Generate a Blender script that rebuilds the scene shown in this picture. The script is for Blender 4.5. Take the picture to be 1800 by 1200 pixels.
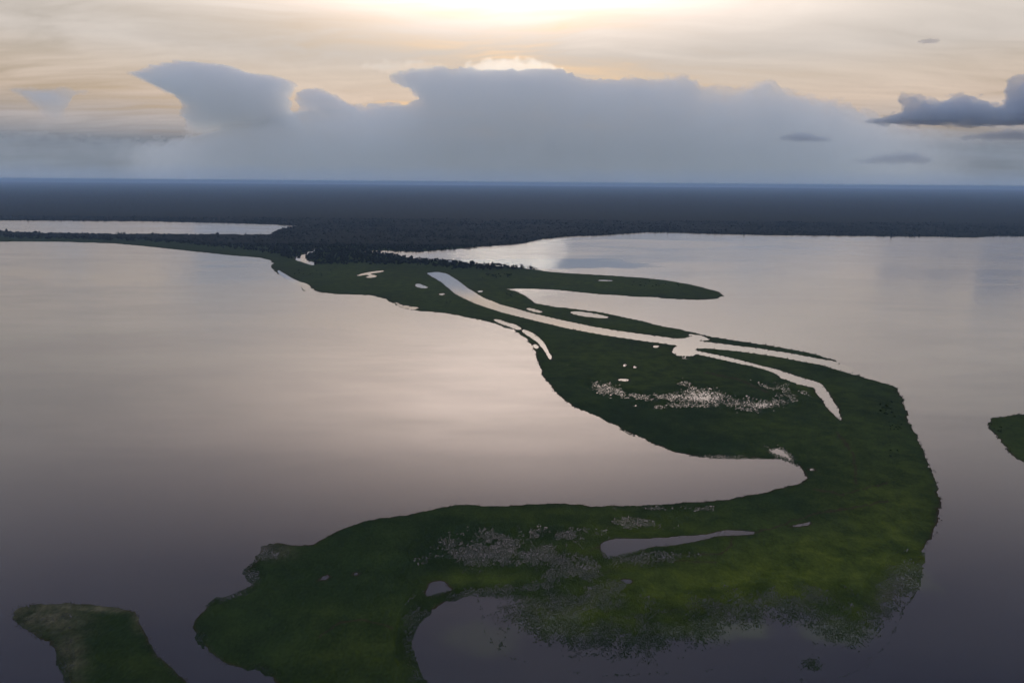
import bpy, math, random
import numpy as np
from mathutils import Matrix, Vector

random.seed(7)
rng = np.random.default_rng(7)
scene = bpy.context.scene
for o in list(bpy.data.objects):
    bpy.data.objects.remove(o, do_unlink=True)
COL = scene.collection
R = math.radians

# ------------------------------------------------------------------ camera
CAM_H = 300.0
FOCAL = 1200.0                      # focal length, in units of a 1800-wide frame
PITCH = math.atan((600 - 320.5) / FOCAL)
ROLL = R(0.45)
cam_rot = Matrix.Rotation(math.pi / 2 - PITCH, 4, 'X') @ Matrix.Rotation(ROLL, 4, 'Z')
cam_data = bpy.data.cameras.new('camera')
cam_data.sensor_width = 36.0
cam_data.lens = 24.0
cam_data.clip_start = 1.0
cam_data.clip_end = 400000.0
cam = bpy.data.objects.new('camera', cam_data)
cam.matrix_world = Matrix.Translation((0, 0, CAM_H)) @ cam_rot
COL.objects.link(cam)
scene.camera = cam

# ------------------------------------------------------------------ sky and sun
SUN_EL = R(3.6)
SUN_AZ = R(-0.3)                    # measured from +Y towards +X
sun_vec = Vector((math.sin(SUN_AZ) * math.cos(SUN_EL), math.cos(SUN_AZ) * math.cos(SUN_EL), math.sin(SUN_EL)))

world = bpy.data.worlds.new('World')
scene.world = world
world.use_nodes = True


class NT:
    """small helper for writing node trees"""
    def __init__(self, tree):
        self.t = tree
        tree.nodes.clear()

    def n(self, kind, **kw):
        nd = self.t.nodes.new(kind)
        for k, v in kw.items():
            setattr(nd, k, v)
        return nd

    def set(self, sock, v):
        if isinstance(v, bpy.types.NodeSocket):
            self.t.links.new(v, sock)
        elif isinstance(v, (tuple, list)) and sock.type == 'RGBA' and len(v) == 3:
            sock.default_value = (*v, 1)
        else:
            sock.default_value = v

    def math(self, op, a, b=0.0, c=0.0, clamp=False):
        m = self.n('ShaderNodeMath', operation=op, use_clamp=clamp)
        for i, v in enumerate((a, b, c)):
            self.set(m.inputs[i], v)
        return m.outputs[0]

    def vmath(self, op, a, b=(0, 0, 0)):
        m = self.n('ShaderNodeVectorMath', operation=op)
        self.set(m.inputs[0], a)
        self.set(m.inputs[1], b)
        return m.outputs['Value'] if op in ('DOT_PRODUCT', 'LENGTH', 'DISTANCE') else m.outputs[0]

    def mix(self, f, a, b, mode='MIX'):
        m = self.n('ShaderNodeMix', data_type='RGBA', blend_type=mode)
        self.set(m.inputs[0], f)
        self.set(m.inputs[6], a)
        self.set(m.inputs[7], b)
        return m.outputs[2]

    def ramp(self, f, stops, interp='LINEAR'):
        r = self.n('ShaderNodeValToRGB')
        r.color_ramp.interpolation = interp
        els = r.color_ramp.elements
        while len(els) < len(stops):
            els.new(0.5)
        for e, (p, c) in zip(els, stops):
            e.position = p
            e.color = (*c, 1) if len(c) == 3 else c
        self.set(r.inputs[0], f)
        return r.outputs[0]

    def noise(self, vec, scale, detail=3.0, rough=0.5, dist=0.0):
        m = self.n('ShaderNodeTexNoise')
        self.set(m.inputs['Vector'], vec)
        m.inputs['Scale'].default_value = scale
        m.inputs['Detail'].default_value = detail
        m.inputs['Roughness'].default_value = rough
        m.inputs['Distortion'].default_value = dist
        return m.outputs[0]

    def maprange(self, v, a, b, c=0.0, d=1.0, smooth=False):
        m = self.n('ShaderNodeMapRange', interpolation_type='SMOOTHSTEP' if smooth else 'LINEAR')
        for i, x in enumerate((v, a, b, c, d)):
            self.set(m.inputs[i], x)
        return m.outputs[0]


w = NT(world.node_tree)
tc = w.n('ShaderNodeTexCoord').outputs['Generated']
dirn = w.vmath('NORMALIZE', tc)
sp = w.n('ShaderNodeSeparateXYZ')
w.set(sp.inputs[0], dirn)
dz = w.math('MAXIMUM', sp.outputs[2], 0.0)
sky = w.n('ShaderNodeTexSky', sky_type='NISHITA')
sky.sun_disc = False
sky.sun_elevation = SUN_EL
sky.sun_rotation = SUN_AZ
sky.altitude = 300.0
sky.air_density = 1.0
sky.dust_density = 3.0
sky.ozone_density = 1.0
clear = w.vmath('MULTIPLY', sky.outputs[0], (0.075, 0.075, 0.075))
# high veil of cloud, lit through from the sun's side
plane = w.n('ShaderNodeCombineXYZ')
den = w.math('ADD', dz, 0.06)
w.set(plane.inputs[0], w.math('DIVIDE', sp.outputs[0], den))
w.set(plane.inputs[1], w.math('DIVIDE', sp.outputs[1], den))
warp = w.noise(w.vmath('MULTIPLY', plane.outputs[0], (0.35, 0.35, 0.35)), 1.0, 3.0, 0.5)
pv = w.vmath('ADD', w.vmath('MULTIPLY', plane.outputs[0], (0.55, 0.9, 1.0)), w.vmath('MULTIPLY', warp, (1.6, 1.6, 1.6)))
veil_n = w.noise(pv, 0.9, 6.0, 0.55, 0.6)
veil_fine = w.noise(w.vmath('MULTIPLY', pv, (0.7, 2.0, 1.0)), 2.2, 5.0, 0.55, 0.3)
vn = w.math('ADD', w.math('MULTIPLY', veil_n, 0.7), w.math('MULTIPLY', veil_fine, 0.3))
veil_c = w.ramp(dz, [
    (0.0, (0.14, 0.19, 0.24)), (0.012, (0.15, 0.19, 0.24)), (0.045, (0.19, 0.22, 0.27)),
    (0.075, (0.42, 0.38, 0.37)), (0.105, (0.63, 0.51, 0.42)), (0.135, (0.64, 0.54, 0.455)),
    (0.165, (0.61, 0.55, 0.50)), (0.23, (0.62, 0.57, 0.52)), (0.42, (0.22, 0.215, 0.295)), (0.62, (0.155, 0.17, 0.29)), (0.82, (0.48, 0.53, 0.67)), (1.0, (0.60, 0.66, 0.80))])  # overhead end raised as added light for the clouds
cosg = w.math('MAXIMUM', w.vmath('DOT_PRODUCT', dirn, tuple(sun_vec)), 0.0)
core = Vector((sun_vec.x, sun_vec.y, math.tan(R(15.5)))).normalized()        # where the veil is thin and glows most
cosv = w.math('MAXIMUM', w.vmath('DOT_PRODUCT', dirn, tuple(core)), 0.0)
glow = w.math('ADD', w.math('MULTIPLY', w.math('POWER', cosv, 6.0), 0.95), w.math('MULTIPLY', w.math('POWER', cosv, 20.0), 2.1))
glow = w.math('MULTIPLY', glow, w.math('MULTIPLY', w.maprange(dz, 0.15, 0.36, 0.0, 1.0, True), w.maprange(dz, 0.27, 0.52, 1.0, 0.10, True)))
back = w.maprange(cosg, 0.0, 0.9, 1.25, 1.0, True)  # sky behind the camera brightened, added to light the near side of the clouds
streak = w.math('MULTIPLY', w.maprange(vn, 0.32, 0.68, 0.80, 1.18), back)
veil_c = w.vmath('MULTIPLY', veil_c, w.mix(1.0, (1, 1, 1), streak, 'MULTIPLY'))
veil_c = w.vmath('ADD', veil_c, w.mix(1.0, (1.0, 0.79, 0.66), glow, 'MULTIPLY'))
cover = w.math('MAXIMUM', w.maprange(vn, 0.30, 0.55, 0.72, 0.98, True), w.maprange(dz, 0.05, 0.12, 1.0, 0.0, True))
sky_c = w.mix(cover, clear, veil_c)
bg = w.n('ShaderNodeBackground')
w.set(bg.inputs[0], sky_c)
bg.inputs[1].default_value = 1.0
wo = w.n('ShaderNodeOutputWorld')
w.t.links.new(bg.outputs[0], wo.inputs[0])

sun_d = bpy.data.lights.new('sun', 'SUN')
sun_d.energy = 0.5
sun_d.angle = R(10.0)
sun_d.color = (1.0, 0.86, 0.66)
sun = bpy.data.objects.new('sun', sun_d)
sun.rotation_euler = sun_vec.to_track_quat('Z', 'Y').to_euler()
sun.location = (0, 0, 2000)
COL.objects.link(sun)

scene.view_settings.view_transform = 'Standard'
scene.view_settings.look = 'None'
scene.view_settings.exposure = 0.0
scene.view_settings.gamma = 1.0
cy = scene.cycles
cy.use_denoising = True
cy.use_adaptive_sampling = True
cy.adaptive_threshold = 0.025
cy.adaptive_min_samples = 16
cy.max_bounces = 12
cy.diffuse_bounces = 2
cy.glossy_bounces = 3
cy.volume_bounces = 6
cy.transparent_max_bounces = 12
cy.use_fast_gi = False
cy.caustics_reflective = False
cy.caustics_refractive = False
cy.sample_clamp_indirect = 6.0

# ------------------------------------------------------------------ numeric helpers
CR = np.array(cam_rot.to_3x3())


def ray(px, py):
    px = np.asarray(px, float); py = np.asarray(py, float)
    d = np.stack([(px - 900) / FOCAL, (600 - py) / FOCAL, -np.ones_like(px)], -1)
    return d @ CR.T


def ground(px, py):
    d = ray(px, py)
    t = -CAM_H / np.minimum(d[..., 2], -1e-4)
    return d[..., 0] * t, d[..., 1] * t


def to_px(x, y, z=0.0):
    p = np.stack([x, y, np.zeros_like(x) + z - CAM_H], -1) @ CR
    return 900 - FOCAL * p[..., 0] / p[..., 2], 600 + FOCAL * p[..., 1] / p[..., 2]


def gring(pts):
    a = np.array(pts, float)
    x, y = ground(a[:, 0], a[:, 1])
    return np.stack([x, y], -1)


def smooth_ring(r, it=1):
    for _ in range(it):
        q = 0.75 * r + 0.25 * np.roll(r, -1, 0)
        s = 0.25 * r + 0.75 * np.roll(r, -1, 0)
        r = np.stack([q, s], 1).reshape(-1, 2)
    return r


def sdist(P, ring, pad=None):
    """signed distance to a closed ring, positive inside; points farther than pad from its box get -pad"""
    P = np.asarray(P, np.float64)
    out = np.full(len(P), -1e9 if pad is None else -pad)
    if pad is not None:
        lo, hi = ring.min(0) - pad, ring.max(0) + pad
        idx = np.where((P[:, 0] > lo[0]) & (P[:, 0] < hi[0]) & (P[:, 1] > lo[1]) & (P[:, 1] < hi[1]))[0]
    else:
        idx = np.arange(len(P))
    A = ring; B = np.roll(ring, -1, 0)
    for c in range(0, len(idx), 20000):
        ii = idx[c:c + 20000]
        x = P[ii, 0][:, None]; y = P[ii, 1][:, None]
        ax, ay = A[:, 0][None], A[:, 1][None]
        bx, by = B[:, 0][None], B[:, 1][None]
        ex, ey = bx - ax, by - ay
        L = ex * ex + ey * ey + 1e-12
        t = np.clip(((x - ax) * ex + (y - ay) * ey) / L, 0, 1)
        dx = x - ax - t * ex; dy = y - ay - t * ey
        d = np.sqrt((dx * dx + dy * dy).min(1))
        cond = (ay > y) != (by > y)
        xin = ax + (y - ay) * ex / np.where(ey == 0, 1e-12, ey)
        inside = (cond & (x < xin)).sum(1) % 2 == 1
        d = np.where(inside, d, -d)
        out[ii] = d if pad is None else np.maximum(d, -pad)
    return out


_perm = rng.permutation(4096)
_grad = rng.uniform(0, 2 * math.pi, 4096)


def perlin(x, y, seed=0):
    xi = np.floor(x).astype(np.int64); yi = np.floor(y).astype(np.int64)
    xf = x - xi; yf = y - yi

    def g(i, j, dx, dy):
        h = _perm[(_perm[(i + seed * 131) & 4095] + j) & 4095]
        a = _grad[h]
        return np.cos(a) * dx + np.sin(a) * dy
    u = xf * xf * xf * (xf * (xf * 6 - 15) + 10)
    v = yf * yf * yf * (yf * (yf * 6 - 15) + 10)
    n0 = g(xi, yi, xf, yf) * (1 - u) + g(xi + 1, yi, xf - 1, yf) * u
    n1 = g(xi, yi + 1, xf, yf - 1) * (1 - u) + g(xi + 1, yi + 1, xf - 1, yf - 1) * u
    return (n0 * (1 - v) + n1 * v) * 1.5


def fbm(x, y, scale, octaves=4, gain=0.5, seed=0):
    s = 0.0; a = 1.0; f = 1.0 / scale
    for o in range(octaves):
        s = s + a * perlin(x * f + 17.3 * o, y * f - 9.1 * o, seed + o)
        a *= gain; f *= 2.03
    return s


def sstep(x, a, b):
    t = np.clip((x - a) / (b - a), 0, 1)
    return t * t * (3 - 2 * t)


# ------------------------------------------------------------------ object helpers
def tag(o, label=None, cat=None, group=None, kind=None):
    for k, v in (('label', label), ('category', cat), ('group', group), ('kind', kind)):
        if v:
            o[k] = v
    return o


def mesh_object(name, V, F, mat, parent=None, smooth=False):
    me = bpy.data.meshes.new(name)
    V = np.asarray(V, np.float32)
    if isinstance(F, np.ndarray):
        k = F.shape[1]
        me.vertices.add(len(V)); me.vertices.foreach_set('co', V.ravel())
        me.loops.add(F.size); me.loops.foreach_set('vertex_index', F.ravel().astype(np.int32))
        me.polygons.add(len(F)); me.polygons.foreach_set('loop_start', np.arange(0, F.size, k, dtype=np.int32))
        me.update(calc_edges=True)
    else:
        me.from_pydata([tuple(v) for v in V], [], F)
        me.update()
    if smooth:
        me.polygons.foreach_set('use_smooth', np.ones(len(me.polygons), bool))
    me.materials.append(mat)
    o = bpy.data.objects.new(name, me)
    COL.objects.link(o)
    if parent:
        o.parent = parent
    return o


def attr(o, name, vals):
    a = o.data.attributes.new(name, 'FLOAT', 'POINT')
    a.data.foreach_set('value', np.asarray(vals, np.float32))


def new_mat(name):
    m = bpy.data.materials.new(name)
    m.use_nodes = True
    return m, NT(m.node_tree)


def principled(nt, **kw):
    p = nt.n('ShaderNodeBsdfPrincipled')
    for k, v in kw.items():
        nt.set(p.inputs[k.replace('_', ' ')], v)
    out = nt.n('ShaderNodeOutputMaterial')
    nt.t.links.new(p.outputs[0], out.inputs[0])
    return p


# ------------------------------------------------------------------ materials
def water_material(name, base, rough_lo, rough_hi, calm=(), weed=()):
    m, t = new_mat(name)
    geo = t.n('ShaderNodeNewGeometry').outputs['Position']
    a = t.noise(t.vmath('MULTIPLY', geo, (0.0011, 0.0032, 0.0)), 1.0, 5.0, 0.55, 0.8)
    b = t.noise(t.vmath('MULTIPLY', geo, (0.006, 0.022, 0.0)), 1.0, 4.0, 0.6, 0.5)
    s = t.math('ADD', t.math('MULTIPLY', a, 0.68), t.math('MULTIPLY', b, 0.32))
    f = t.maprange(s, 0.36, 0.64, 0.0, 1.0, True)
    rough = t.maprange(f, 0.0, 1.0, rough_lo, rough_hi)
    for (cx, cy_, rx, ry, val) in calm:        # lee water that the wind does not reach
        dx = t.vmath('MULTIPLY', t.vmath('SUBTRACT', geo, (cx, cy_, 0)), (1 / rx, 1 / ry, 0))
        d = t.math('ADD', t.vmath('LENGTH', dx), t.math('MULTIPLY', t.math('SUBTRACT', s, 0.5), 2.2))
        k = t.maprange(d, 0.75, 1.05, 1.0, 0.0, True)
        rough = t.math('ADD', t.math('MULTIPLY', rough, t.math('SUBTRACT', 1.0, k)), t.math('MULTIPLY', k, val))
    for (cx, cy_, rx, ry, val) in weed:        # water weed growing just under the surface
        dx = t.vmath('MULTIPLY', t.vmath('SUBTRACT', geo, (cx, cy_, 0)), (1 / rx, 1 / ry, 0))
        wn = t.noise(geo, 0.05, 5.0, 0.65, 0.5)
        d = t.math('ADD', t.vmath('LENGTH', dx), t.math('MULTIPLY', t.math('SUBTRACT', wn, 0.5), 1.6))
        base = t.mix(t.maprange(d, 0.35, 1.1, val, 0.0, True), base, (0.040, 0.052, 0.018))
    bn = t.noise(t.vmath('MULTIPLY', geo, (0.25, 0.45, 0.0)), 1.0, 3.0, 0.6)
    bump = t.n('ShaderNodeBump')
    bump.inputs['Strength'].default_value = 0.06
    bump.inputs['Distance'].default_value = 0.3
    t.set(bump.inputs['Height'], bn)
    p = principled(t, Base_Color=base, Roughness=rough, IOR=1.33, Coat_Weight=1.0, Coat_IOR=1.42, Coat_Roughness=rough)
    t.t.links.new(bump.outputs[0], p.inputs['Normal'])
    t.t.links.new(bump.outputs[0], p.inputs['Coat Normal'])
    return m


def land_material():
    m, t = new_mat('marsh_meadow')
    geo = t.n('ShaderNodeNewGeometry').outputs['Position']

    def at(nm):
        x = t.n('ShaderNodeAttribute', attribute_name=nm)
        return x.outputs['Fac']
    big = t.noise(geo, 0.006, 4.0, 0.55, 0.4)
    mid = t.noise(geo, 0.045, 5.0, 0.6, 0.3)
    fine = t.noise(t.vmath('MULTIPLY', geo, (0.45, 0.30, 0.2)), 1.0, 4.0, 0.65)
    dark = t.mix(t.maprange(big, 0.35, 0.65), (0.0100, 0.0205, 0.0060), (0.0185, 0.0335, 0.0090))
    lush = t.mix(t.maprange(mid, 0.35, 0.65), (0.043, 0.063, 0.007), (0.066, 0.083, 0.010))
    c = t.mix(t.math('MULTIPLY', at('lush'), t.maprange(mid, 0.2, 0.6, 0.65, 1.0)), dark, lush)
    c = t.mix(at('brown'), c, t.mix(fine, (0.075, 0.070, 0.040), (0.13, 0.12, 0.075)))
    c = t.mix(at('mud'), c, (0.036, 0.024, 0.015))
    sp_ = t.math('ADD', t.math('MULTIPLY', fine, 0.55), t.math('MULTIPLY', mid, 0.45))
    c = t.vmath('MULTIPLY', c, t.mix(1.0, (1, 1, 1), t.maprange(sp_, 0.32, 0.68, 0.58, 1.46), 'MULTIPLY'))
    bump = t.n('ShaderNodeBump')
    bump.inputs['Strength'].default_value = 0.6
    bump.inputs['Distance'].default_value = 0.8
    t.set(bump.inputs['Height'], fine)
    p = principled(t, Base_Color=c, Roughness=0.95)
    p.inputs['Specular IOR Level'].default_value = 0.03
    t.t.links.new(bump.outputs[0], p.inputs['Normal'])
    return m


def leaf_material(name, a, b, scale=0.06):
    m, t = new_mat(name)
    geo = t.n('ShaderNodeNewGeometry').outputs['Position']
    n_ = t.noise(geo, scale, 3.0, 0.6)
    c = t.mix(t.maprange(n_, 0.35, 0.65), a, b)
    p = principled(t, Base_Color=c, Roughness=0.85)
    p.inputs['Specular IOR Level'].default_value = 0.02
    return m


M_land = land_material()
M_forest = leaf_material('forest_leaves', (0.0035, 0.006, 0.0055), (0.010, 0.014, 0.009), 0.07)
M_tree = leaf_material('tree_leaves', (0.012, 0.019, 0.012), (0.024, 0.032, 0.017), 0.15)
M_bush = leaf_material('bush_leaves', (0.014, 0.026, 0.011), (0.028, 0.042, 0.016), 0.3)
M_bark = leaf_material('bark', (0.035, 0.028, 0.02), (0.06, 0.05, 0.04), 2.0)
M_reed = leaf_material('reed_blades', (0.030, 0.032, 0.014), (0.060, 0.058, 0.030), 0.03)
M_reed_dark = leaf_material('dark_reed_blades', (0.022, 0.022, 0.013), (0.042, 0.036, 0.022), 0.03)
M_reed_pale = leaf_material('pale_reed_blades', (0.055, 0.055, 0.036), (0.105, 0.10, 0.068), 0.06)

# ------------------------------------------------------------------ shorelines (traced on the ground plane)
SHORE = [
    (-6000, 386), (-1500, 385), (-300, 386), (0, 387), (60, 387.5), (150, 388), (270, 389), (400, 392), (480, 394.5), (527, 397),
    (512, 400.5), (494, 403), (482, 408), (474, 413.5),
    (450, 413.5), (370, 413.5), (290, 413), (200, 412.5), (90, 411), (30, 409), (0, 406), (-200, 400), (-600, 398), (-1500, 400),
    (-1500, 428), (-500, 427), (0, 425), (100, 425), (200, 428), (260, 433.5), (330, 441), (400, 448.5), (455, 453), (474, 457), (479, 463), (474, 468),
    (485, 479), (500, 489), (516, 495), (526, 500), (530, 507), (534, 511), (537, 508), (535, 501), (542, 500), (546, 506), (552, 510),
    (565, 514.5), (590, 517), (625, 518.5), (655, 520), (675, 525), (690, 533), (708, 542), (730, 546), (760, 548.5),
    (785, 551), (812, 556), (842, 562.5), (872, 569.5), (900, 580), (920, 592), (932, 603), (940, 615), (945, 630), (950, 645), (956, 660),
    (968, 680), (990, 703), (1015, 717), (1040, 728), (1060, 737.5), (1090, 752), (1120, 768), (1160, 785), (1190, 795), (1220, 801),
    (1260, 805), (1310, 806), (1345, 804), (1375, 806), (1398, 815), (1412, 828), (1415, 838), (1405, 848), (1380, 856), (1340, 864),
    (1300, 872), (1250, 880), (1200, 884), (1160, 886), (1120, 888), (1080, 890), (1040, 890), (1020, 885), (980, 884), (930, 885),
    (880, 888), (850, 889), (830, 886), (800, 887), (760, 896), (720, 902), (680, 909), (650, 914), (620, 921), (595, 931), (570, 945), (548, 957),
    (530, 958), (510, 957), (488, 953), (464, 962), (454, 977), (446, 992), (434, 1000), (438, 1016), (450, 1026), (428, 1038), (402, 1050),
    (380, 1053), (362, 1065), (347, 1083), (339, 1099), (345, 1113), (358, 1133), (379, 1154), (405, 1168), (434, 1172), (458, 1171), (474, 1180),
    (484, 1192), (490, 1204), (510, 1250), (560, 1310), (700, 1340), (765, 1270),
    (748, 1205), (724, 1165), (712, 1132), (724, 1105), (745, 1081), (776, 1060), (812, 1047), (836, 1042), (848, 1062),
    (858, 1110), (890, 1150), (960, 1175), (1060, 1182), (1160, 1182), (1280, 1170), (1360, 1190), (1460, 1195), (1520, 1165), (1565, 1110),
    (1590, 1060), (1615, 1015), (1622, 972), (1642, 930), (1652, 890), (1650, 858), (1641, 830), (1626, 800), (1612, 767), (1597, 732),
    (1588, 706), (1582, 690), (1573, 680), (1540, 668), (1500, 657), (1478, 642),
    (1466, 633), (1440, 624), (1400, 614.5), (1340, 605), (1280, 596), (1245, 589.5), (1220, 584), (1170, 573.5), (1120, 562), (1070, 551),
    (1020, 543.5), (970, 538), (940, 532), (922, 519), (908, 511), (892, 508), (920, 507.5), (960, 508.5), (1000, 512), (1050, 517), (1120, 521.5), (1180, 525.5),
    (1230, 527.5), (1258, 526), (1273, 520), (1265, 513), (1240, 506), (1210, 499), (1170, 492), (1120, 487), (1060, 483.5), (1000, 480), (962, 477),
    (945, 474), (915, 470.5), (880, 467.5), (840, 464.5), (800, 460.5), (760, 457), (730, 454.5), (700, 449), (675, 445), (638, 442),
    (665, 440.5), (700, 442), (740, 442.5), (770, 440), (800, 438), (850, 433), (900, 430), (922, 427.5), (950, 420.5), (1000, 415.5), (1060, 413.5),
    (1110, 410), (1140, 408), (1180, 408.5), (1260, 411), (1350, 413), (1450, 414), (1560, 415), (1650, 416), (1720, 417), (1752, 414.5), (1820, 415),
    (2300, 420), (3500, 430), (8000, 440)]
CHANNEL = [
    (750, 480), (760, 486), (778, 497), (800, 516), (835, 533), (880, 548), (940, 563), (1000, 577), (1060, 588), (1120, 597), (1165, 603.5), (1193, 607),
    (1184, 612), (1181, 618), (1186, 621), (1194, 626), (1203, 627), (1208, 625.5), (1216, 626), (1223, 621),
    (1245, 626), (1280, 634), (1320, 643), (1352, 651), (1364, 656), (1372, 664), (1402, 674), (1431, 681), (1446, 703), (1460, 722), (1478, 738),
    (1471, 716), (1463, 700), (1442, 674), (1400, 661), (1366, 650), (1320, 638), (1270, 626), (1232, 618.5), (1222, 616), (1225, 612),
    (1240, 611.5), (1300, 617), (1370, 627), (1440, 640), (1500, 658), (1500, 648), (1466, 634.5), (1440, 631), (1400, 623), (1330, 612), (1260, 603.5),
    (1225, 599), (1248, 597), (1232, 590), (1206, 586.5), (1216, 591), (1205, 594.5), (1190, 595.5),
    (1140, 589), (1090, 582), (1040, 574), (990, 563.5), (930, 549.5), (880, 535.5), (850, 524), (825, 508.5), (805, 493.5), (785, 481), (768, 478)]


def oval(cx, cy_, rx, ry, rot=0.0, n=16, jag=0.12, seed=0):
    r = random.Random(seed + int(cx * 7 + cy_))
    c, s = math.cos(rot), math.sin(rot)
    out = []
    for i in range(n):
        a = 2 * math.pi * i / n
        k = 1 + r.uniform(-jag, jag)
        x, y = rx * k * math.cos(a), ry * k * math.sin(a)
        out.append((cx + x * c - y * s, cy_ + x * s + y * c))
    return out


PONDS = [
    ('pond', 'horseshoe pool at the dark edge of the far forest', [(554, 435), (550, 440), (540, 443), (528, 450), (518, 453), (521, 458), (532, 460), (541, 464), (550, 466), (558, 464.5), (549, 460.5), (541, 457), (535, 453), (538, 448.5), (548, 444), (554, 440)]),
    ('pond', 'ring shaped pool with a thin tail on the narrow neck of land', [(626, 484.5), (634, 481.5), (648, 478.5), (662, 476.5), (677, 475.5), (670, 478.5), (654, 480), (650, 482.5), (662, 484), (660, 487), (650, 488.5), (640, 487), (652, 485), (644, 482.5), (636, 484.2)]),
    ('pond', 'golden bean shaped pool just left of the channel head', [(730, 499.5), (736, 498.5), (742, 501), (750, 503.5), (752, 506), (744, 507), (736, 505), (731, 503)]),
    ('pond', 'tiny sliver pool between the golden bean pool and the channel', oval(777, 517, 5, 1.2)),
    ('pond', 'tiny bright pool beside the upper channel on its far bank', oval(844, 512, 4, 1.6)),
    ('pond', 'short straight pool between the channel and the long inlet', [(925, 541.5), (934, 542), (950, 546.5), (954, 549), (944, 549), (930, 545)]),
    ('pond', 'long spindle pool beside the far shore of the inlet', [(1001, 547.5), (1015, 547.5), (1040, 550.5), (1062, 555), (1074, 559.5), (1050, 558), (1022, 555), (1005, 551)]),
    ('pond', 'curved sliver lagoon tucked inside the left shore of the neck', [(692, 528), (702, 535), (718, 538.5), (742, 541.5), (726, 543.5), (712, 541.5), (700, 536.5)]),
    ('pond', 'thin creek running behind the left shore into a small inlet', [(487, 473), (500, 481.5), (512, 488.5), (524, 494.5), (537, 498), (547, 503), (543, 510), (537, 513), (531, 505), (518, 499), (503, 490.5), (490, 481)]),
    ('pond', 'pale forked pool at the head of the curved backwater', [(866, 561), (878, 562), (890, 567), (905, 570), (918, 578), (908, 579), (895, 573.5), (880, 568.5)]),
    ('pond', 'curved backwater creek hugging the left shoulder of the peninsula', [(916, 578), (932, 583), (943, 590), (953, 600), (962, 612), (969, 627), (971, 634), (963, 627), (956, 614), (947, 603), (936, 594), (922, 586)]),
    ('pond', 'small pool between the curved backwater and the lake edge', [(937, 604), (944, 606), (947, 613), (943, 614), (938, 609)]),
    ('pond', 'short pale pool by the near bank of the channel', oval(1154, 609, 8, 1.6)),
    ('pond', 'dash shaped pool in the middle meadow above the speckled crescent', [(1084, 667), (1092, 665), (1105, 667), (1106, 669.5), (1094, 670)]),
    ('pond', 'left one of two tiny twin pools in the middle meadow', oval(1098, 642, 2, 2)),
    ('pond', 'right one of two tiny twin pools in the middle meadow', oval(1116, 645, 3, 2)),
    ('pond', 'bright pool on the upper rim of the speckled flooded crescent', oval(1221, 681, 4, 1.6)),
    ('pond', 'smaller bright pool on the upper rim of the flooded crescent', oval(1247, 682.5, 4, 1.4)),
    ('pond', 'slanting bright pool at the right end of the flooded crescent rim', oval(1267, 693, 4, 1.6, 0.3)),
    ('pond', 'ragged pool reaching inland from the tip of the bay', [(1350, 791), (1360, 788), (1374, 788), (1382, 795), (1392, 802), (1397, 810), (1390, 810), (1378, 804), (1368, 800), (1358, 797)]),
    ('pond', 'tiny sliver pool just inland from the tip of the bay', oval(1427, 825, 5, 1.1)),
    ('pond', 'thin straight pool on the far grassy tongue', oval(1064, 493, 14, 0.9, 0.02)),
    ('pond', 'large long grey pool in the near yellow green meadow', [(1055, 957), (1068, 950), (1085, 946), (1120, 948), (1180, 944), (1235, 940), (1258, 935), (1275, 931), (1300, 933), (1327, 934), (1322, 939), (1285, 941), (1262, 941), (1236, 948), (1200, 955), (1170, 959), (1145, 961), (1120, 971), (1090, 977), (1065, 982), (1058, 972)]),
    ('pond', 'rounded grey pool in the dark near meadow', [(748, 1044), (751, 1033), (755, 1024), (770, 1020), (784, 1023), (791, 1032), (795, 1035), (789, 1041), (770, 1046), (754, 1049)]),
    ('pond', 'little ragged pool upstream of the large long grey pool', [(1385, 926), (1398, 922), (1412, 920), (1424, 917), (1423, 922), (1410, 924), (1395, 926)]),
    ('pond', 'small bent pool in the near meadow below the large grey pool', [(1062, 1042), (1080, 1036), (1094, 1026), (1092, 1018), (1112, 1020), (1104, 1026), (1090, 1036), (1076, 1042)]),
    ('pond', 'tiny ragged pool in the dark near meadow, left of its pair', oval(571, 1015, 8, 3, -0.4, jag=0.4)),
    ('pond', 'tiny ragged pool in the dark near meadow, right of its pair', oval(626, 1008, 5, 2.4, jag=0.4)),
]
ISLE_L = [(25, 1076), (32, 1067), (60, 1062), (100, 1060), (150, 1064), (207, 1067), (235, 1074), (244, 1084), (249, 1098), (256, 1115), (263, 1130), (280, 1152), (300, 1171),
          (316, 1188), (330, 1201), (350, 1235), (330, 1300), (210, 1310), (140, 1225), (120, 1192), (114, 1170), (100, 1148), (85, 1131), (60, 1118), (36, 1102), (26, 1088)]
ISLE_R = [(1737, 739), (1742, 734), (1758, 731), (1800, 727), (1900, 724), (2040, 770), (2040, 900), (1900, 868), (1800, 816), (1772, 791), (1750, 768), (1739, 752)]
MAT_ = [(826, 526), (834, 527), (840, 530), (836, 532), (828, 530)]

T_ROLL = math.tan(ROLL)
SHORE = [(x, y + min(x, 0) * T_ROLL + max(x - 1800, 0) * T_ROLL) for x, y in SHORE]      # level with the horizon outside the frame
shore_w = np.concatenate([gring(SHORE), [[61000.0, 30000.0], [61000.0, 61800.0], [-61000.0, 61800.0], [-61000.0, 30000.0]]])
chan_w = gring(CHANNEL)
ponds_w = [smooth_ring(gring(p[2])) for p in PONDS]
isl_w = smooth_ring(gring(ISLE_L))
isr_w = smooth_ring(gring(ISLE_R))

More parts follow.
